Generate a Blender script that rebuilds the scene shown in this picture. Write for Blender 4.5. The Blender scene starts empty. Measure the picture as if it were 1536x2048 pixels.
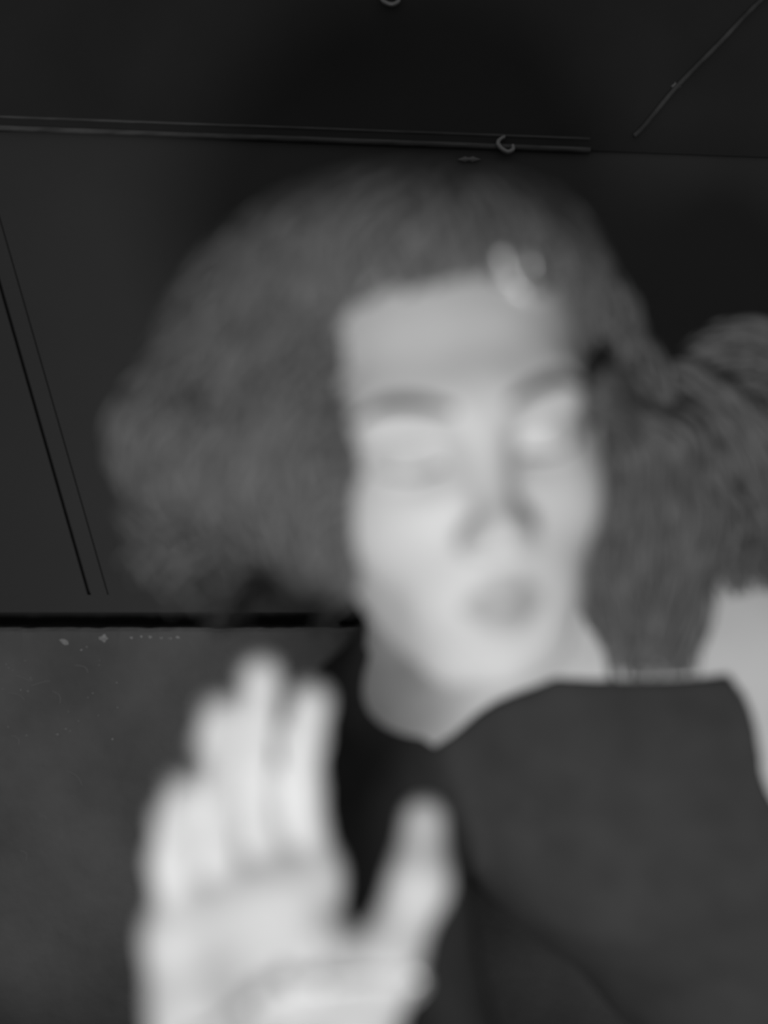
import bpy, math, random
import numpy as np
from mathutils import Vector, Matrix, Euler

random.seed(7)
rng = np.random.default_rng(7)
scene = bpy.context.scene
C = scene.collection

# ---------------------------------------------------------------- camera, world, lights, exposure
CAM_Z = 1.2
FPX = 2200.0                                    # focal length in pixels of the 1536x2048 frame
cam_data = bpy.data.cameras.new('camera')
cam = bpy.data.objects.new('camera', cam_data); C.objects.link(cam)
cam.location = (0, 0, CAM_Z); cam.rotation_euler = (math.pi/2, 0, 0)
cam_data.sensor_fit = 'VERTICAL'; cam_data.sensor_height = 36.0
cam_data.lens = FPX/2048*36.0
cam_data.clip_start = 0.02
cam_data.dof.use_dof = True                     # focus lies on the wall behind, the person is soft
cam_data.dof.focus_distance = 1.12
cam_data.dof.aperture_fstop = 1.55
scene.camera = cam

world = bpy.data.worlds.new('world'); scene.world = world; world.use_nodes = True
bg = world.node_tree.nodes['Background']
bg.inputs[0].default_value = (1, 1, 1, 1); bg.inputs[1].default_value = 0.14

def area(name, loc, target, size, power):
    l = bpy.data.lights.new(name, 'AREA'); l.shape = 'DISK'; l.size = size; l.energy = power
    o = bpy.data.objects.new(name, l); C.objects.link(o); o.location = loc
    o.rotation_euler = (Vector(target)-Vector(loc)).to_track_quat('-Z', 'Y').to_euler()
    return o
area('low_lamp', (-0.02, -0.21, 0.88), (0.04, 0.6, 1.10), 0.18, 5.2)

vs = scene.view_settings
scene.display_settings.display_device = 'sRGB'
vs.view_transform = 'Standard'; vs.look = 'None'; vs.exposure = 0.0; vs.gamma = 1.0; vs.use_curve_mapping = False

# ---------------------------------------------------------------- helpers
def P(u, v, d):
    """world point seen at pixel (u, v) at distance d in front of the camera"""
    return np.array([(u-768)/FPX*d, d, CAM_Z-(v-1024)/FPX*d])

def mat(name, val, rough=0.6, metal=0.0, noise=None, bump=None, spec=0.3, sss=0.0):
    m = bpy.data.materials.new(name); m.use_nodes = True
    nt = m.node_tree; b = nt.nodes['Principled BSDF']
    b.inputs['Base Color'].default_value = (val, val, val, 1)
    b.inputs['Roughness'].default_value = rough; b.inputs['Metallic'].default_value = metal
    b.inputs['Specular IOR Level'].default_value = spec
    if sss:
        b.inputs['Subsurface Weight'].default_value = sss
        b.inputs['Subsurface Radius'].default_value = (1, 1, 1); b.inputs['Subsurface Scale'].default_value = 0.004
    tc = nt.nodes.new('ShaderNodeTexCoord')
    if noise:
        scale, amp, detail = noise[:3]
        mp = nt.nodes.new('ShaderNodeMapping'); nt.links.new(tc.outputs['Object'], mp.inputs[0])
        if len(noise) > 3: mp.inputs['Scale'].default_value = noise[3]
        n = nt.nodes.new('ShaderNodeTexNoise'); n.inputs['Scale'].default_value = scale; n.inputs['Detail'].default_value = detail
        nt.links.new(mp.outputs[0], n.inputs['Vector'])
        r = nt.nodes.new('ShaderNodeMapRange'); r.inputs[1].default_value = 0.3; r.inputs[2].default_value = 0.7
        r.inputs[3].default_value = val*(1-amp); r.inputs[4].default_value = val*(1+amp)
        nt.links.new(n.outputs[0], r.inputs[0]); nt.links.new(r.outputs[0], b.inputs['Base Color'])
    if bump:
        n2 = nt.nodes.new('ShaderNodeTexNoise'); n2.inputs['Scale'].default_value = bump[0]; n2.inputs['Detail'].default_value = 6
        nt.links.new(tc.outputs['Object'], n2.inputs['Vector'])
        bp = nt.nodes.new('ShaderNodeBump'); bp.inputs['Strength'].default_value = bump[1]; bp.inputs['Distance'].default_value = bump[2]
        nt.links.new(n2.outputs[0], bp.inputs['Height']); nt.links.new(bp.outputs[0], b.inputs['Normal'])
    return m

def link(name, verts, faces, m, parent=None, smooth=True):
    me = bpy.data.meshes.new(name)
    if isinstance(verts, np.ndarray): verts = verts.tolist()
    if isinstance(faces, np.ndarray): faces = faces.tolist()
    me.from_pydata(verts, [], faces); me.materials.append(m)
    if smooth: me.polygons.foreach_set('use_smooth', [True]*len(me.polygons))
    me.update()
    o = bpy.data.objects.new(name, me); C.objects.link(o)
    if parent is not None: o.parent = parent
    return o

def tag(o, label=None, cat=None, group=None, kind=None):
    if label: o['label'] = label
    if cat: o['category'] = cat
    if group: o['group'] = group
    if kind: o['kind'] = kind
    return o

def box(x0, x1, y0, y1, z0, z1):
    v = [(x, y, z) for x in (x0, x1) for y in (y0, y1) for z in (z0, z1)]
    f = [(0, 1, 3, 2), (4, 6, 7, 5), (0, 4, 5, 1), (2, 3, 7, 6), (0, 2, 6, 4), (1, 5, 7, 3)]
    return v, f

def merge(parts):
    V, F = [], []
    for v, f in parts:
        n = len(V); V += [tuple(p) for p in v]; F += [tuple(i+n for i in q) for q in f]
    return V, F

def smooth_path(pts, n=8):
    pts = [np.array(p, float) for p in pts]
    ext = [2*pts[0]-pts[1]] + pts + [2*pts[-1]-pts[-2]]
    out = []
    for i in range(1, len(ext)-2):
        a, b, c, d = ext[i-1:i+3]
        for k in range(n):
            t = k/n
            out.append(0.5*((2*b)+(c-a)*t+(2*a-5*b+4*c-d)*t*t+(3*b-a-3*c+d)*t**3))
    out.append(pts[-1]); return out

def tube(pts, rad, seg=8, closed=False):
    pts = [np.array(p, float) for p in pts]; n = len(pts)
    rad = list(rad) if hasattr(rad, '__len__') else [rad]*n
    V, F = [], []; prev = None
    for i, p in enumerate(pts):
        if closed: t = pts[(i+1) % n]-pts[i-1]
        else: t = pts[min(i+1, n-1)]-pts[max(i-1, 0)]
        t = t/(np.linalg.norm(t)+1e-12)
        if prev is None:
            ref = np.array([0, 0, 1.0]) if abs(t[2]) < .9 else np.array([1.0, 0, 0])
            a = np.cross(t, ref)
        else: a = prev-t*np.dot(prev, t)
        a /= np.linalg.norm(a)+1e-12; b = np.cross(t, a); prev = a
        for k in range(seg):
            th = 2*math.pi*k/seg
            V.append(tuple(p+rad[i]*(math.cos(th)*a+math.sin(th)*b)))
    for i in range(n if closed else n-1):
        j = (i+1) % n
        for k in range(seg):
            l = (k+1) % seg
            F.append((i*seg+k, i*seg+l, j*seg+l, j*seg+k))
    if not closed:
        F.append(tuple(range(seg-1, -1, -1))); F.append(tuple((n-1)*seg+k for k in range(seg)))
    return V, F

def ball(c, r, seg=12, rings=8):
    V, F = [], []
    for i in range(rings+1):
        ph = math.pi*i/rings
        for k in range(seg):
            th = 2*math.pi*k/seg
            V.append((c[0]+r*math.sin(ph)*math.cos(th), c[1]+r*math.sin(ph)*math.sin(th), c[2]+r*math.cos(ph)))
    for i in range(rings):
        for k in range(seg):
            l = (k+1) % seg
            F.append((i*seg+k, (i+1)*seg+k, (i+1)*seg+l, i*seg+l))
    return V, F

# ---- sculpting field: primitives are blended into one continuous surface
class Field:
    def __init__(s, lo, hi, h):
        s.lo = np.array(lo, float); s.h = h
        s.n = np.ceil((np.array(hi)-s.lo)/h).astype(int)+1
        s.F = np.full(s.n, 1.0, np.float32)
    def _sub(s, lo, hi):
        a = np.maximum(np.floor((lo-s.lo)/s.h).astype(int), 0); b = np.minimum(np.ceil((hi-s.lo)/s.h).astype(int)+1, s.n)
        if np.any(b <= a): return None
        sl = tuple(slice(a[i], b[i]) for i in range(3))
        g = [(s.lo[i]+s.h*np.arange(a[i], b[i])).astype(np.float32) for i in range(3)]
        return sl, np.meshgrid(*g, indexing='ij')
    def apply(s, lo, hi, fn, k, op='add'):
        pad = k+0.012
        r = s._sub(np.array(lo)-pad, np.array(hi)+pad)
        if r is None: return
        sl, (X, Y, Z) = r
        d = fn(X, Y, Z).astype(np.float32); f = s.F[sl]
        if op == 'add':
            hh = np.clip(0.5+0.5*(f-d)/k, 0, 1); s.F[sl] = f*(1-hh)+d*hh-k*hh*(1-hh)
        else:
            d = -d; hh = np.clip(0.5-0.5*(f-d)/k, 0, 1); s.F[sl] = f*(1-hh)+d*hh+k*hh*(1-hh)
    def ell(s, c, r, R=None, k=0.015, op='add'):
        c = np.array(c, float); r = np.array(r, float); R = np.eye(3) if R is None else np.array(R); m = r.max()
        def fn(X, Y, Z):
            x, y, z = X-c[0], Y-c[1], Z-c[2]
            q = [(R[0, i]*x+R[1, i]*y+R[2, i]*z) for i in range(3)]
            k0 = np.sqrt(sum((q[i]/r[i])**2 for i in range(3)))
            k1 = np.sqrt(sum((q[i]/r[i]**2)**2 for i in range(3)))
            return k0*(k0-1)/np.maximum(k1, 1e-6)
        s.apply(c-m, c+m, fn, k, op)
    def cap(s, a, b, ra, rb, k=0.012, op='add'):
        a = np.array(a, float); b = np.array(b, float); ab = b-a; L2 = max(ab@ab, 1e-9); m = max(ra, rb)
        def fn(X, Y, Z):
            x, y, z = X-a[0], Y-a[1], Z-a[2]
            t = np.clip((x*ab[0]+y*ab[1]+z*ab[2])/L2, 0, 1)
            return np.sqrt((x-t*ab[0])**2+(y-t*ab[1])**2+(z-t*ab[2])**2)-(ra+(rb-ra)*t)
        s.apply(np.minimum(a, b)-m, np.maximum(a, b)+m, fn, k, op)
    def mesh(s):
        F = s.F; ins = F < 0; n = s.n
        cnt = np.zeros(n-1, np.int8)
        offs = [(i, j, k) for i in (0, 1) for j in (0, 1) for k in (0, 1)]
        for o in offs: cnt += ins[o[0]:n[0]-1+o[0], o[1]:n[1]-1+o[1], o[2]:n[2]-1+o[2]]
        act = (cnt > 0) & (cnt < 8); idx = np.argwhere(act)
        ids = np.full(act.shape, -1, np.int32); ids[act] = np.arange(len(idx))
        vals = {o: F[idx[:, 0]+o[0], idx[:, 1]+o[1], idx[:, 2]+o[2]] for o in offs}
        acc = np.zeros((len(idx), 3)); num = np.zeros(len(idx))
        for o in offs:
            for ax in range(3):
                if o[ax]: continue
                o2 = list(o); o2[ax] = 1; o2 = tuple(o2)
                va, vb = vals[o], vals[o2]; cr = (va < 0) != (vb < 0)
                t = np.where(cr, va/np.where(cr, va-vb, 1), 0)
                p = np.tile(np.array(o, float), (len(idx), 1)); p[:, ax] = t
                acc += p*cr[:, None]; num += cr
        V = s.lo+(idx+acc/num[:, None])*s.h
        faces = []
        for ax in range(3):
            sl0 = [slice(None)]*3; sl1 = [slice(None)]*3
            sl0[ax] = slice(0, -1); sl1[ax] = slice(1, None)
            A = ins[tuple(sl0)]; B = ins[tuple(sl1)]
            e = np.argwhere(A != B); b, c = [(1, 2), (2, 0), (0, 1)][ax]
            ok = (e[:, b] > 0) & (e[:, c] > 0) & (e[:, b] < n[b]-1) & (e[:, c] < n[c]-1); e = e[ok]
            fl = A[e[:, 0], e[:, 1], e[:, 2]]
            def cid(db, dc):
                q = e.copy(); q[:, b] += db; q[:, c] += dc
                return ids[q[:, 0], q[:, 1], q[:, 2]]
            q = np.stack([cid(-1, -1), cid(0, -1), cid(0, 0), cid(-1, 0)], 1)
            q[~fl] = q[~fl][:, ::-1]; faces.append(q)
        return V, np.concatenate(faces)

# ---------------------------------------------------------------- materials
M_wall = mat('scuffed_plaster', 0.145, 0.75, noise=(9, .25, 8), bump=(60, .5, .004))
M_panel = mat('painted_panel', 0.056, 0.6, noise=(3, .12, 4), bump=(300, .08, .001))
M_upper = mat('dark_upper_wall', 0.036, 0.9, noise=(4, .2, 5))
M_black = mat('black_recess', 0.05, 0.9)
M_rail = mat('worn_rail', 0.10, 0.45, noise=(30, .3, 4, (1, 1, 8)))
M_chip = mat('pale_chip', 0.34, 0.8, noise=(200, .3, 3))
M_scratch = mat('scratch', 0.24, 0.8)
M_streak = mat('streak_metal', 0.35, 0.35, metal=0.6)  # metal of the wires that stand in for light streaks
M_cord = mat('grey_cord', 0.075, 0.7, noise=(40, .3, 3))
M_skin = mat('skin', 0.64, 0.5, noise=(25, .06, 4), bump=(500, .1, .0006), spec=0.4, sss=0.15)
M_lip = mat('lip_skin', 0.46, 0.35)
M_hair = mat('hair', 0.13, 0.5, noise=(60, .35, 4, (3, 3, .6)), bump=(180, .5, .003), spec=0.3)
M_brow = mat('eyebrow_hair', 0.10, 0.7)
M_top = mat('dark_jersey', 0.055, 0.95, noise=(40, .12, 4), bump=(14, .35, .01), spec=0.05)
M_silver = mat('silver', 0.9, 0.42, metal=0.6)
M_table = mat('dark_table', 0.05, 0.6, noise=(5, .3, 5, (1, 6, 1)))
M_floor = mat('dark_floor', 0.06, 0.8, noise=(3, .3, 5))

# ---------------------------------------------------------------- the setting
D = 1.25
def zw(v, d=D): return CAM_Z-(v-1024)/FPX*d
def xw(u, d=D): return (u-768)/FPX*d
Z_gap0, Z_gap1, Z_top = zw(1256), zw(1225), zw(262)

# lower scuffed wall: a finely divided slab whose upper rim is chipped
def chipped_wall():
    xs = np.linspace(-4, 4, 1601); V, F = [], []
    rim = []
    for x in xs:
        e = 0.0012*math.sin(x*90)+0.0008*math.sin(x*231+1)
        rim.append((e, abs(0.003*math.sin(x*57)*math.sin(x*143+2))))
    for i, x in enumerate(xs):
        e, c = rim[i]
        zt = Z_gap0-max(0, e)*0.6
        for y, z in ((D, 0), (D, zt-.03), (D+c*.2, zt-.012), (D+c*.5, zt-.004), (D+.003+c, zt), (D+.08, zt)): V.append((x, y, z))
    for i in range(len(xs)-1):
        for k in range(5): F.append((i*6+k, (i+1)*6+k, (i+1)*6+k+1, i*6+k+1))
    return V, F
w = link('wall_back', *chipped_wall(), M_wall, smooth=False); tag(w, kind='structure')

# middle panel with two slanting cut grooves (real recesses)
def panel_board():
    z0, z1 = Z_gap1, Z_top
    zr = zw(1190)
    def gx(z, ua, va, ub, vb):       # groove centre line in the panel's plane
        xa, za, xb, zb = xw(ua), zw(va), xw(ub), zw(vb)
        return xa+(z-za)/(zb-za)*(xb-xa)
    V, F = [], []
    rows = [z0, zr] + list(np.linspace(zr, z1, 24))[0:]
    prof = []
    for j, z in enumerate(rows):
        cut = z >= zr and not (j == 1)
        g1 = gx(z, -12, 530, 177, 1188); g2 = gx(z, -12, 400, 214, 1186)
        w1 = .0021; w2 = .0009
        dep = .012 if cut else 0.0
        dp2 = .003 if cut else 0.0
        row = [(-4, 0), (g1-w1, 0), (g1-w1*.98, dep), (g1+w1*.98, dep), (g1+w1, 0), (g2-w2, 0), (g2, dp2), (g2+w2, 0), (4, 0)]
        for x, d in row: V.append((x, D+.002+d, z))
    n = 9
    for j in range(len(rows)-1):
        for k in range(n-1): F.append((j*n+k, j*n+k+1, (j+1)*n+k+1, (j+1)*n+k))
    b = len(V)      # top and bottom returns
    for x, z in ((-4, z0), (4, z0), (-4, z1), (4, z1)):
        V += [(x, D+.002, z), (x, D+.08, z)]
    F += [(b, b+1, b+3, b+2), (b+4, b+6, b+7, b+5)]
    return V, F
tag(link('trim_1', *panel_board(), M_panel, smooth=False), kind='structure')
tag(link('trim_2', *box(-4, 4, D+.07, D+.09, Z_gap0-.05, Z_gap1+.05), M_black, smooth=False), kind='structure')
# black back of the recess is trim_2; the worn double rail along the panel's upper edge
def rail(v0, v1, r, y):
    xa, xb = xw(-200), xw(1180)
    sl = (zw(v1)-zw(v0))/(xw(900)-xw(0))
    pts = [(x, y, zw(v0)+sl*(x-xw(0))) for x in np.linspace(xa, xb, 40)]
    return tube(pts, r, 8)
tag(link('trim_3', *merge([rail(234, 268, .0016, D-.001), rail(257, 291, .0034, D-.002)]), M_rail), kind='structure')
sl = (zw(291)-zw(257))/(xw(900)-xw(0))
zl, zr_ = zw(257)+sl*(-4-xw(0)), zw(257)+sl*(4-xw(0))
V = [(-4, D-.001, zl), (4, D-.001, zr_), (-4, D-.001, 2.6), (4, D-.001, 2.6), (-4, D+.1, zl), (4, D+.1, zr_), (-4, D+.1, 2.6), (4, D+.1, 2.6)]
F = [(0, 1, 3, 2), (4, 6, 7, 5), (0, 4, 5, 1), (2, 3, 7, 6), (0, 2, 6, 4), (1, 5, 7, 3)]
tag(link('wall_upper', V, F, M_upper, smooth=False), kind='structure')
tag(link('floor', *box(-4, 4, -3, D+.1, -.05, 0), M_floor, smooth=False), kind='structure')

# flecks and scratches that belong to the lower wall (children of the wall)
def fleck(x, z, s, y=D):
    n = 9; V = [(x, y-.0016, z)]; F = []
    for k in range(n):
        a = 2*math.pi*k/n; r = s*random.uniform(.5, 1.15)
        V.append((x+r*math.cos(a), y+.0002, z+r*.8*math.sin(a)))
    for k in range(n): F.append((0, 1+(k+1) % n, 1+k))
    return V, F
parts = [fleck(xw(207), zw(1277), .0075), fleck(xw(128), zw(1283), .006)]
for u in (262, 282, 300, 322, 340, 356): parts.append(fleck(xw(u), zw(1272+random.random()*6), .0025))
for k in range(26): parts.append(fleck(xw(random.uniform(0, 240)), zw(random.uniform(1290, 1480)), random.uniform(.0007, .0018)))
o = link('plaster_chips', *merge(parts), M_chip, w); tag(o, kind='stuff')
parts = []
for (u0, v0, u1, v1) in ((105, 1382, 120, 1408), (0, 1350, 60, 1362), (60, 1372, 100, 1362), (130, 1540, 165, 1572), (20, 1470, 38, 1490),
                         (75, 1632, 92, 1640), (40, 1700, 52, 1722), (10, 1385, 50, 1400), (150, 1330, 176, 1345)):
    a = P(u0, v0, D-.0002); b = P(u1, v1, D-.0002); m = (a+b)/2+np.array([.004, 0, .002])
    parts.append(tube(smooth_path([a, m, b], 5), .0005, 5))
o = link('scratches', *merge(parts), M_scratch, w); tag(o, kind='stuff')

# small things on the dark wall above
def streak(pix, d, r, name, label, plate=True):  # a curled light streak built as solid wire on the wall
    pts = smooth_path([P(u, v, d-.006) for u, v in pix], 6)
    root = bpy.data.objects.new(name, None); C.objects.link(root); root.location = tuple(P(*pix[len(pix)//2], d))
    inv = np.array(root.location)
    def loc(vf): return [tuple(np.array(p)-inv) for p in vf[0]], vf[1]
    rad = [r*(.75+.35*math.sin(math.pi*i/(len(pts)-1))) for i in range(len(pts))]
    link('wire', *loc(tube(pts, rad, 8)), M_streak, root)
    c = pts[0]
    link('streak_stub', *loc(tube([c, c+np.array([0, .012, 0])], r*.7, 8)), M_streak, root)
    tag(root, label, 'streak', None)
    return root
Du = D-.001
streak([(1008, 273), (996, 284), (1003, 297), (1016, 304), (1026, 298), (1025, 289)], Du, .0026, 'wall_streak',
     'light streak built as a small curled metal wire on the dark wall just above the head')
streak([(766, -12), (764, -2), (772, 6), (786, 9), (797, 2), (797, -8)], Du, .0026, 'wall_streak',
     'light streak built as a small pale wire, cut off by the top edge of the picture')
def plaster_blob(u, v, sx, sz, name, label):
    c = P(u, v, Du); V, F = ball((0, 0, 0), 1, 14, 10)
    V = [(p[0]*sx*(1+.35*math.sin(5*p[2]+u)), min(p[1], .9)*.003, p[2]*sz*(1+.4*math.sin(4*p[0]+v))) for p in V]
    o = link(name, V, F, M_cord if sx < .004 else M_scratch); o.location = tuple(c); tag(o, label, 'filler blob')
    return o
plaster_blob(938, 319, .0105, .0034, 'filler_blob', 'flat pale smear on the wall left of the curled light streak')
plaster_blob(1125, 424, .0035, .003, 'filler_blob', 'tiny dim dot on the dark wall above the right side of the hair')
plaster_blob(1352, 173, .0045, .004, 'filler_blob', 'small dim knot where the diagonal cord is fixed to the wall')
cp = smooth_path([P(u, v, Du-.004) for u, v in ((1620, -90), (1510, 12), (1440, 85), (1352, 175), (1290, 250), (1268, 272))], 6)
o = link('cord', *tube(cp, .0028, 8), M_cord); tag(o, 'thin faint grey cord running diagonally up the dark wall, top right', 'cord')

# ---------------------------------------------------------------- the person
person = bpy.data.objects.new('person', None); C.objects.link(person)
tag(person, 'curly haired person leaning in, dark off-shoulder top, one open hand raised', 'person')

HC = P(885, 850, .565)                          # head centre
Rh = np.array(Euler((math.radians(9), math.radians(-9), math.radians(7)), 'XYZ').to_matrix())
def H(X, Fw, Z): return HC+Rh@np.array([X, -Fw, Z])

SR = P(1530, 835, .74); SL = np.array([-.015, .70, 1.025])
mid = (SR+SL)/2; sd = (SR-SL)/np.linalg.norm(SR-SL)
up = np.array([-sd[2], -.12, sd[0]]); up /= np.linalg.norm(up)
fwd = np.cross(sd, up); fwd = fwd if fwd[1] < 0 else -fwd
RT = np.stack([sd, fwd, up], 1)
def T(a, f, u): return mid+sd*a+fwd*f+up*u
EL = np.array([.050, .47, .80]); WR = P(600, 2275, .405)
ER = np.array([.40, .62, 1.02])

def torso(fd, g=0.0):
    fd.ell(T(0, -.02, -.10), (.165+g, .095+g, .15+g), RT, .05)
    fd.ell(T(0, .0, -.05), (.15+g, .085+g, .09+g), RT, .05)
    fd.ell(T(0, -.005, -.30), (.155+g, .125+g, .19+g), RT, .08)
    fd.ell(T(.065, .035, -.13), (.07+g, .05+g, .07+g), RT, .06)
    fd.ell(T(-.065, .035, -.13), (.07+g, .05+g, .07+g), RT, .06)
def arms_upper(fd, g=0.0, right=True, left_t=1.0):
    fd.ell(SL, (.052+g,)*3, None, .03)
    fd.cap(SL, SL+(EL-SL)*left_t, .047+g, .034+g, .02)
    if right:
        fd.ell(SR, (.056+g,)*3, None, .03); fd.cap(SR, ER, .050+g, .036+g, .02)
        fd.cap(ER, WL, .034+g, .024+g, .02)

VOX = 0.002
WL = np.array([.40, .52, .776])                 # wrist of the resting hand
fd = Field((-.14, .31, .72), (.46, .98, 1.40), VOX)
torso(fd); arms_upper(fd)
# collar bones, trapezius
NB = T(-.005, .0, .075)
fd.cap(T(.015, .055, .02), T(.14, .03, .03), .010, .011, .03); fd.cap(T(-.015, .055, .02), T(-.14, .03, .03), .010, .011, .03)
fd.cap(NB, SR+np.array([-.01, .01, .005]), .042, .040, .04); fd.cap(NB, SL+np.array([0, .01, .01]), .042, .040, .04)
fd.cap(NB+up*-.03, H(0, -.025, -.05), .056, .052, .02)
# head
fd.ell(H(0, -.015, .038), (.074, .092, .074), Rh, .03)
fd.ell(H(0, .022, -.018), (.061, .068, .084), Rh, .03)
fd.ell(H(0, .036, -.078), (.043, .045, .036), Rh, .025)
fd.ell(H(0, .073, -.103), (.019, .016, .015), Rh, .016)
for s in (-1, 1):
    fd.cap(H(.056*s, -.002, -.045), H(.022*s, .062, -.100), .017, .014, .02)
    fd.ell(H(.038*s, .056, -.034), (.019, .017, .020), Rh, .03)
    fd.cap(H(.012*s, .081, .016), H(.040*s, .069, .017), .008, .007, .025)
    fd.ell(H(.031*s, .092, -.004), (.018, .012, .011), Rh, .014, 'sub')
    fd.ell(H(.031*s, .0725, -.004), (.0145, .0125, .0115), Rh, .004)
    fd.cap(H(.020*s, .0825, -.0095), H(.042*s, .0790, -.0085), .0007, .0007, .0015, 'sub')
    # ear
    fd.ell(H(.076*s, -.006, -.012), (.008, .018, .031), Rh, .006)
    fd.ell(H(.083*s, -.002, -.008), (.006, .010, .019), Rh, .004, 'sub')
fd.cap(H(0, .082, .008), H(0, .102, -.034), .0065, .0080, .014)
fd.ell(H(0, .105, -.039), (.0100, .010, .0090), Rh, .008)
for s in (-1, 1):
    fd.ell(H(.0112*s, .0975, -.042), (.0062, .009, .006), Rh, .006)
    fd.ell(H(.0065*s, .106, -.051), (.0028, .005, .003), Rh, .002, 'sub')
fd.ell(H(0, .074, -.072), (.034, .017, .022), Rh, .025)
fd.cap(H(-.020, .082, -.0715), H(-.004, .0935, -.066), .003, .0055, .005)
fd.cap(H(.020, .082, -.0715), H(.004, .0935, -.066), .003, .0055, .005)
fd.cap(H(-.016, .083, -.0765), H(0, .0925, -.0785), .004, .0068, .006)
fd.cap(H(.016, .083, -.0765), H(0, .0925, -.0785), .004, .0068, .006)
fd.cap(H(-.018, .090, -.0722), H(0, .0998, -.0722), .0010, .0014, .003, 'sub')
fd.cap(H(.018, .090, -.0722), H(0, .0998, -.0722), .0010, .0014, .003, 'sub')
# forearm and raised open hand
fd.cap(EL, WR, .035, .026, .02)
fd.ell(EL+(WR-EL)*.3, (.037, .037, .05), None, .03)
tipmid = P(385, 1345, .475)
hu = tipmid-WR; hu /= np.linalg.norm(hu)
hn = np.array([.55, -1, 0.0]); hn -= hu*(hn@hu); hn /= np.linalg.norm(hn)      # palm looks at the viewer
hw = np.cross(hn, hu); hw = hw if hw[0] > 0 else -hw
Rw = np.stack([hw, hn, hu], 1)
def G(w_, n_, u_): return WR+hw*w_+hn*n_+hu*u_
fd.ell(G(0, 0, .0), (.029, .021, .025), Rw, .02)
fd.ell(G(-.002, 0, .052), (.043, .0165, .052), Rw, .02)
fd.ell(G(.022, .008, .035), (.020, .016, .032), Rw, .015)       # ball of the thumb
fd.ell(G(-.027, .005, .035), (.015, .014, .032), Rw, .015)      # heel
fd.cap(G(-.030, .002, .082), G(.030, .002, .090), .012, .013, .012)
fd.ell(G(-.002, .024, .055), (.018, .009, .024), Rw, .012, 'sub')
fd.cap(G(-.030, .017, .074), G(.012, .017, .082), .0012, .0012, .003, 'sub')
fd.cap(G(-.022, .018, .056), G(.024, .018, .072), .0012, .0012, .003, 'sub')
fd.cap(G(.012, .021, .022), G(.024, .017, .066), .0012, .0012, .003, 'sub')
fingers = [(.0300, .090, -1, (.040, .024, .021), .0098, (18, 27, 18)), (.0098, .094, 0, (.044, .028, .022), .0100, (15, 28, 18)),
           (-.0102, .090, 0, (.041, .026, .022), .0096, (19, 30, 20)), (-.0290, .083, 1, (.032, .020, .019), .0086, (22, 32, 22))]
nails = []
for (w0, u0, spread, ls, r, bends) in fingers:
    p = G(w0, 0, u0-.006); a = math.radians(spread); bend = 0
    q = p
    for j, L in enumerate(ls):
        bend += math.radians(bends[j])
        dirv = (hu*math.cos(a)+hw*math.sin(a))*math.cos(bend)+hn*math.sin(bend)
        r0, r1 = r*(1-.07*j), r*(1-.07*(j+1))
        q = p+dirv*L
        fd.cap(p, q, r0, r1, .003)
        fd.ell(p, (r0*1.02,)*3, None, .004)
        p = q
    nails.append((q-dirv*.004, dirv, -hn*math.cos(bend)+hu*math.sin(bend), r))
th = [G(.020, .006, .022), G(.044, .016, .048), G(.066, .022, .074), G(.076, .022, .097)]
for i, (ra, rb) in enumerate(((.017, .0125), (.0120, .0108), (.0112, .0088))):
    fd.cap(th[i], th[i+1], ra, rb, .008)
# the other hand lies flat on the table
fd.ell(WL+np.array([-.006, -.045, -.012]), (.040, .050, .0165), None, .02)
for dx, L, sp in ((-.034, .062, -.18), (-.013, .074, -.05), (.008, .070, .06), (.027, .056, .2)):
    a = WL+np.array([dx-.004, -.082, -.015]); m_ = a+np.array([sp*L*.5, -L*.5, .004]); e = a+np.array([sp*L, -L, -.006])
    fd.cap(a, m_, .0098, .0092, .003); fd.cap(m_, e, .0092, .0078, .003)
fd.cap(WL+np.array([-.03, -.03, -.012]), WL+np.array([-.058, -.062, -.017]), .014, .011, .01)
fd.cap(WL+np.array([-.058, -.062, -.017]), WL+np.array([-.066, -.092, -.020]), .011, .009, .004)
Vb, Fb = fd.mesh()
body = link('body', Vb, Fb, M_skin, person)
sm = body.modifiers.new('smooth', 'SMOOTH'); sm.factor = .5; sm.iterations = 2
# lips keep their own darker colour: a soft mask stored on the mesh
loc = (Vb-HC)@Rh; X, Fw, Z = loc[:, 0], -loc[:, 1], loc[:, 2]
q = np.sqrt((X/.0225)**2+((Z+.0725)/(.0125*(1-.35*np.abs(X)/.0225)))**2)
mask = np.clip((1.0-q)*5, 0, 1)*(Fw > .075)
at = body.data.attributes.new('lip', 'FLOAT', 'POINT'); at.data.foreach_set('value', mask.astype(np.float32))
nt = M_skin.node_tree; b_ = nt.nodes['Principled BSDF']
src = b_.inputs['Base Color'].links[0].from_socket
an = nt.nodes.new('ShaderNodeAttribute'); an.attribute_name = 'lip'
mr = nt.nodes.new('ShaderNodeMapRange'); mr.inputs[3].default_value = 1.0; mr.inputs[4].default_value = .70
mu = nt.nodes.new('ShaderNodeMath'); mu.operation = 'MULTIPLY'
nt.links.new(an.outputs['Fac'], mr.inputs[0]); nt.links.new(src, mu.inputs[0]); nt.links.new(mr.outputs[0], mu.inputs[1])
nt.links.new(mu.outputs[0], b_.inputs['Base Color'])

nv = []
for c, d, n_, r in nails:
    s = np.cross(d, n_); V, F = ball((0, 0, 0), 1, 12, 8)
    nv.append(([tuple(c+n_*(r*.78)+d*p[2]*r*.75+s*p[0]*r*.62+n_*p[1]*.0013) for p in V], F))
link('fingernails', *merge(nv), M_lip, person)['kind'] = 'stuff'
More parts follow.
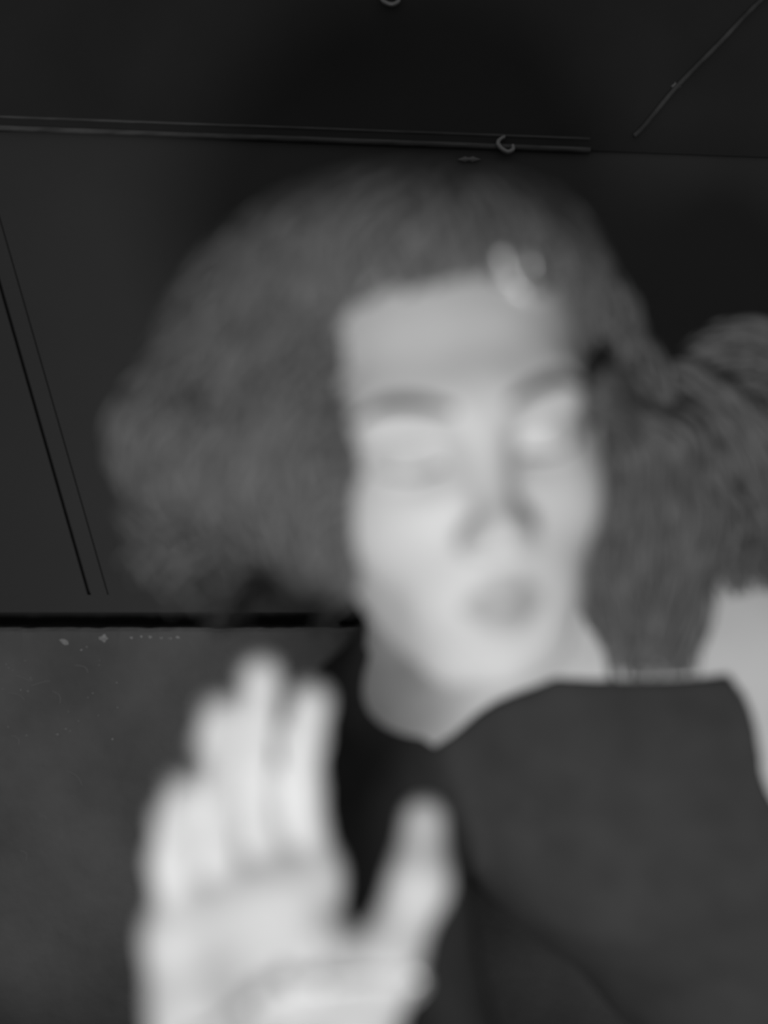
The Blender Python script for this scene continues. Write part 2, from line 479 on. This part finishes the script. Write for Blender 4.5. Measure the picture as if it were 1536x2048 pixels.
# eyebrows
from mathutils.bvhtree import BVHTree
tree_body = BVHTree.FromPolygons([tuple(v) for v in Vb], Fb.tolist())
def onface(X_, Z_, lift=.0006):
    h = tree_body.ray_cast(Vector(tuple(H(X_, .2, Z_))), Vector(tuple(Rh@np.array([0, 1.0, 0]))))
    return np.array(h[0])-Rh@np.array([0, lift, 0])
for s in (-1, 1):
    pts = smooth_path([*[onface(X_*s, Z_) for X_, Z_ in ((.012, .015), (.025, .0195), (.040, .0205), (.052, .015))]], 6)
    n = len(pts); link('eyebrow', *tube(pts, [.0030*(.25+.75*math.sin(math.pi*min(1, (i+2)/n*.9)))  for i in range(n)], 8), M_brow, person)
    pts = smooth_path([onface(.018*s, -.010), onface(.031*s, -.0118), onface(.044*s, -.0088)], 6)
    link('eyelashes', *tube(pts, .0011, 6), M_brow, person)

# dark top, worn over chest and one shoulder, slipped off the other
ft = Field((-.12, .50, .70), (.44, .98, 1.32), .003)
torso(ft, .006); arms_upper(ft, .007, right=False, left_t=.8)
ft.cap(NB, SL+np.array([0, .01, .01]), .044, .046, .04)
g = [ft.lo[i]+ft.h*np.arange(ft.n[i]) for i in range(3)]
TX, TY, TZ = np.meshgrid(*g, indexing='ij')
nz = np.interp(TX, [-.06, -.005, .03, .10, .5], [1.35, 1.10, 1.062, 1.106, 1.106])      # the neckline, slipped to one side
ft.F = np.maximum(ft.F, (TZ-nz)*.8)
ft.F = np.maximum(ft.F, (TX-np.interp(TZ, [.90, .985, 1.105], [.45, .245, .200]))*.7).astype(np.float32)
fold = .0022*np.sin(55*((TX-mid[0])*sd[0]+(TZ-mid[2])*sd[2])+38*((TX-mid[0])*up[0]+(TZ-mid[2])*up[2])+4*np.sin(14*TX))
ft.F += fold.astype(np.float32)
Vt, Ft = ft.mesh()
topo = link('off_shoulder_top', Vt, Ft, M_top, person)
sm = topo.modifiers.new('smooth', 'SMOOTH'); sm.factor = .5; sm.iterations = 3

# ---------------------------------------------------------------- hair
lobes = [(P(790, 640, .615), (.102, .085, .074)), (P(830, 555, .56), (.078, .075, .042)), (P(600, 760, .60), (.075, .08, .070)),
         (P(385, 890, .575), (.037, .05, .034)), (P(520, 960, .57), (.045, .05, .032)), (P(630, 1040, .565), (.036, .045, .026)),
         (P(640, 900, .535), (.026, .045, .060)), (P(990, 620, .635), (.058, .08, .064)), (P(1120, 730, .66), (.046, .06, .048)), (P(1210, 820, .68), (.040, .045, .035))]
def hsdf(p):
    p = np.atleast_2d(p); d = None; k = .03
    for c, r in lobes:
        q = (p-c)/np.array(r); k0 = np.linalg.norm(q, axis=1); k1 = np.linalg.norm(q/np.array(r), axis=1)
        e = k0*(k0-1)/np.maximum(k1, 1e-6)
        if d is None: d = e
        else:
            h = np.clip(.5+.5*(d-e)/k, 0, 1); d = d*(1-h)+e*h-k*h*(1-h)
    # the face stays open
    l = (p-HC)@Rh; l = l-np.array([.008, -.075, -.055]); r = np.array([.054, .095, .102])
    q = l/r; k0 = np.linalg.norm(q, axis=1); k1 = np.linalg.norm(q/r, axis=1); e = -(k0*(k0-1)/np.maximum(k1, 1e-6))
    k = .012; h = np.clip(.5-.5*(d-e)/k, 0, 1); d = d*(1-h)+e*h+k*h*(1-h)
    return d
def hgrad(p):
    e = 1e-3; I = np.eye(3)*e; q = hsdf(np.concatenate([p+I, p-I])); g = q[:3]-q[3:]
    return g/(np.linalg.norm(g)+1e-9)
fh = Field((-.26, .46, 1.08), (.30, .76, 1.44), .004)
g = [fh.lo[i]+fh.h*np.arange(fh.n[i]) for i in range(3)]
GX = np.stack(np.meshgrid(*g, indexing='ij'), -1).reshape(-1, 3)
fh.F = (hsdf(GX)+.0035+.004*np.sin(GX[:, 0]*130+3*np.sin(GX[:, 2]*60))*np.sin(GX[:, 1]*110+GX[:, 2]*90)).reshape(fh.n).astype(np.float32)
Vh, Fh = fh.mesh()
hair = link('hair', Vh, Fh, M_hair, person)
locks = []
crown = P(900, 420, .62)
for i in range(1300):
    # seed on the hair surface, most of them on the side towards the room
    v = rng.normal(size=3); v[1] = -abs(v[1])*1.0+.15; v[2] = abs(v[2]) if i % 2 else v[2]; v /= np.linalg.norm(v)
    p = lobes[0][0]+v*.09 if i % 3 == 0 else (lobes[1][0]+v*.06 if i % 3 == 1 else lobes[rng.integers(1, len(lobes))][0]+v*.04)
    for _ in range(6): p = p-hgrad(p)*hsdf(p)[0]
    L = int(rng.integers(16, 30)); ph = rng.uniform(0, 6.28); tw = rng.uniform(.35, .6)*rng.choice([-1, 1])
    amp = rng.uniform(.003, .006); r = rng.uniform(.0013, .0026); pts = []
    drift = rng.normal(size=3)*.25
    for s in range(L):
        n_ = hgrad(p); away = p-crown; away[1] *= .3
        d = away/(np.linalg.norm(away)+1e-6)+np.array([0, 0, -.55])+drift
        d -= n_*(d@n_); d /= np.linalg.norm(d)+1e-9
        p = p+d*.0055; p = p-n_*hsdf(p)[0]
        l = (p-HC)@Rh
        if abs(l[0]-.009) < .044 and -l[1] > .04 and l[2] < .030: break
        b = np.cross(n_, d)
        pts.append(p+n_*(.001+amp*math.cos(ph+s*tw))+b*amp*1.3*math.sin(ph+s*tw))
    if len(pts) < 6: continue
    n = len(pts); locks.append(tube(pts, [r*(.35+.65*math.sin(math.pi*min(1, (k+1.5)/n*1.05)*.9)) for k in range(n)], 6))
# loose curls at the tips, lower left and over the shoulder
for i in range(90):
    base = P(rng.uniform(290, 700), rng.uniform(930, 1050), rng.uniform(.54, .60)); g_ = np.array([-.15, -.1, -1])
    for _ in range(3): base = base-hgrad(base)*hsdf(base)[0]
    rad = rng.uniform(.003, .006); ph = rng.uniform(0, 6.28); n = 30
    L = rng.uniform(.02, .045)
    pts = [base+g_/np.linalg.norm(g_)*L*s/n+rad*np.array([math.cos(ph+s*.28), math.sin(ph+s*.28)*.7, 0]) for s in range(n)]
    locks.append(tube(pts, [.0022*(1-.6*s/n) for s in range(n)], 6))
from mathutils.bvhtree import BVHTree
tree_body = BVHTree.FromPolygons([tuple(v) for v in Vb], Fb.tolist())
def hit(u, v, trees):
    o = Vector((0, 0, CAM_Z)); dr = (Vector(tuple(P(u, v, 1.0)))-o).normalized(); best = 9
    for t in trees:
        h = t.ray_cast(o, dr)
        if h[0] is not None: best = min(best, h[0][1])
    return best
def bundle(path, width, count, lift):
    # a fall of wavy strands that lies on the neck and shoulder
    base = smooth_path([P(u, v, min(d, hit(u, v, [tree_body])-lift)) for u, v, d in path], 10); n = len(base)
    for j in range(count):
        off = rng.uniform(-1, 1)*width; dep = rng.uniform(-.012, .004); ph = rng.uniform(0, 6.28); amp = rng.uniform(.002, .0045); fr = rng.uniform(.25, .45)
        a = int(rng.integers(0, 4)); e = n-int(rng.integers(0, 9)**2*.25); pts = []
        for k in range(a, e):
            t = base[min(k+1, n-1)]-base[max(k-1, 0)]; t /= np.linalg.norm(t); b = np.cross(t, (0, 1, 0)); w_ = .55+.45*math.sin(math.pi*min(1, (k+4)/n))
            pts.append(base[k]+b*(off*w_+amp*math.sin(ph+k*fr))+np.array([0, dep+amp*math.cos(ph+k*fr), 0]))
        m_ = len(pts); locks.append(tube(pts, [.0027*(1-.8*(k/m_)**2) for k in range(m_)], 6))
bundle([(1180, 770, .64), (1300, 800, .66), (1400, 850, .66), (1480, 940, .66), (1530, 1050, .66), (1560, 1180, .66)], .027, 150, .012)
bundle([(1180, 800, .64), (1290, 860, .64), (1370, 960, .64), (1430, 1080, .64), (1470, 1190, .64)], .022, 90, .014)
bundle([(1170, 790, .63), (1225, 900, .63), (1265, 1040, .625), (1288, 1190, .62), (1300, 1350, .62)], .045, 290, .014)
bundle([(1370, 815, .74), (1430, 765, .74), (1500, 735, .74), (1570, 745, .74), (1640, 820, .74)], .028, 140, .010)
link('curls', *merge(locks), M_hair, hair)['kind'] = 'stuff'

# ---------------------------------------------------------------- bright marks built as things worn
clip = bpy.data.objects.new('u_streak', None); C.objects.link(clip)  # U-shaped light trail built as solid wire resting on the hair
tree_hair = BVHTree.FromPolygons([tuple(v) for v in Vh], Fh.tolist())
cv, cf = merge(locks); tree_locks = BVHTree.FromPolygons(cv, cf)
def onhair(u, v, lift=.003): return P(u, v, hit(u, v, [tree_body, tree_hair, tree_locks])-lift)
pts = smooth_path([onhair(u, v) for u, v in ((1002, 505), (1010, 532), (1024, 562), (1045, 586), (1075, 592), (1100, 588), (1108, 574))], 6)
c0 = pts[len(pts)//2]; clip.location = tuple(c0)
def rel0(vf): return [tuple(np.array(p)-c0) for p in vf[0]], vf[1]
link('streak_curve', *rel0(tube(pts, .0023, 10)), M_silver, clip)
link('streak_bar', *rel0(tube([onhair(1058, 512), onhair(1062, 540), onhair(1067, 566)], .0013, 8)), M_silver, clip)
tag(clip, 'U-shaped light streak built as pale metal wire in the dark curls above the forehead, right side', 'light streak')

br = bpy.data.objects.new('bracelet', None); C.objects.link(br)  # beads added to stand in for the bright glints at the wrist
c0 = G(0, .0, .030); br.location = tuple(c0)
ring = []
for k in range(60):
    a = 2*math.pi*k/60
    dv = hw*math.cos(a)+hn*math.sin(a); st = c0+dv*.09+hu*(.020*math.sin(a))
    h = tree_body.ray_cast(Vector(tuple(st)), Vector(tuple(-dv)))
    ring.append(np.array(h[0])+dv*.0060 if h[0] is not None else st-dv*.05)
for _ in range(4): ring = [(ring[k-1]+ring[k]*2+ring[(k+1) % 60])/4 for k in range(60)]
link('chain', *rel0(tube(ring, .0009, 6, closed=True)), M_silver, br)
for k in range(0, 60, 5):
    link('bead', *rel0(ball(ring[k], .0030)), M_silver, br)
tag(br, 'thin silver bead bracelet standing in for the glints around the wrist of the raised hand', 'bracelet')

# ---------------------------------------------------------------- table under the elbow (just below the picture)
tb = bpy.data.objects.new('table', None); C.objects.link(tb); tb.location = (0, .30, 0)
zt = .745
link('tabletop', *box(-.6, .6, -.24, .24, zt-.03, zt), M_table, tb, smooth=False)
for sx in (-1, 1):
    for sy in (-1, 1):
        link('leg', *box(sx*.56-.025, sx*.56+.025, sy*.2-.025, sy*.2+.025, 0, zt-.03), M_table, tb, smooth=False)
tag(tb, 'plain dark table carrying the elbow of the raised arm', 'table')
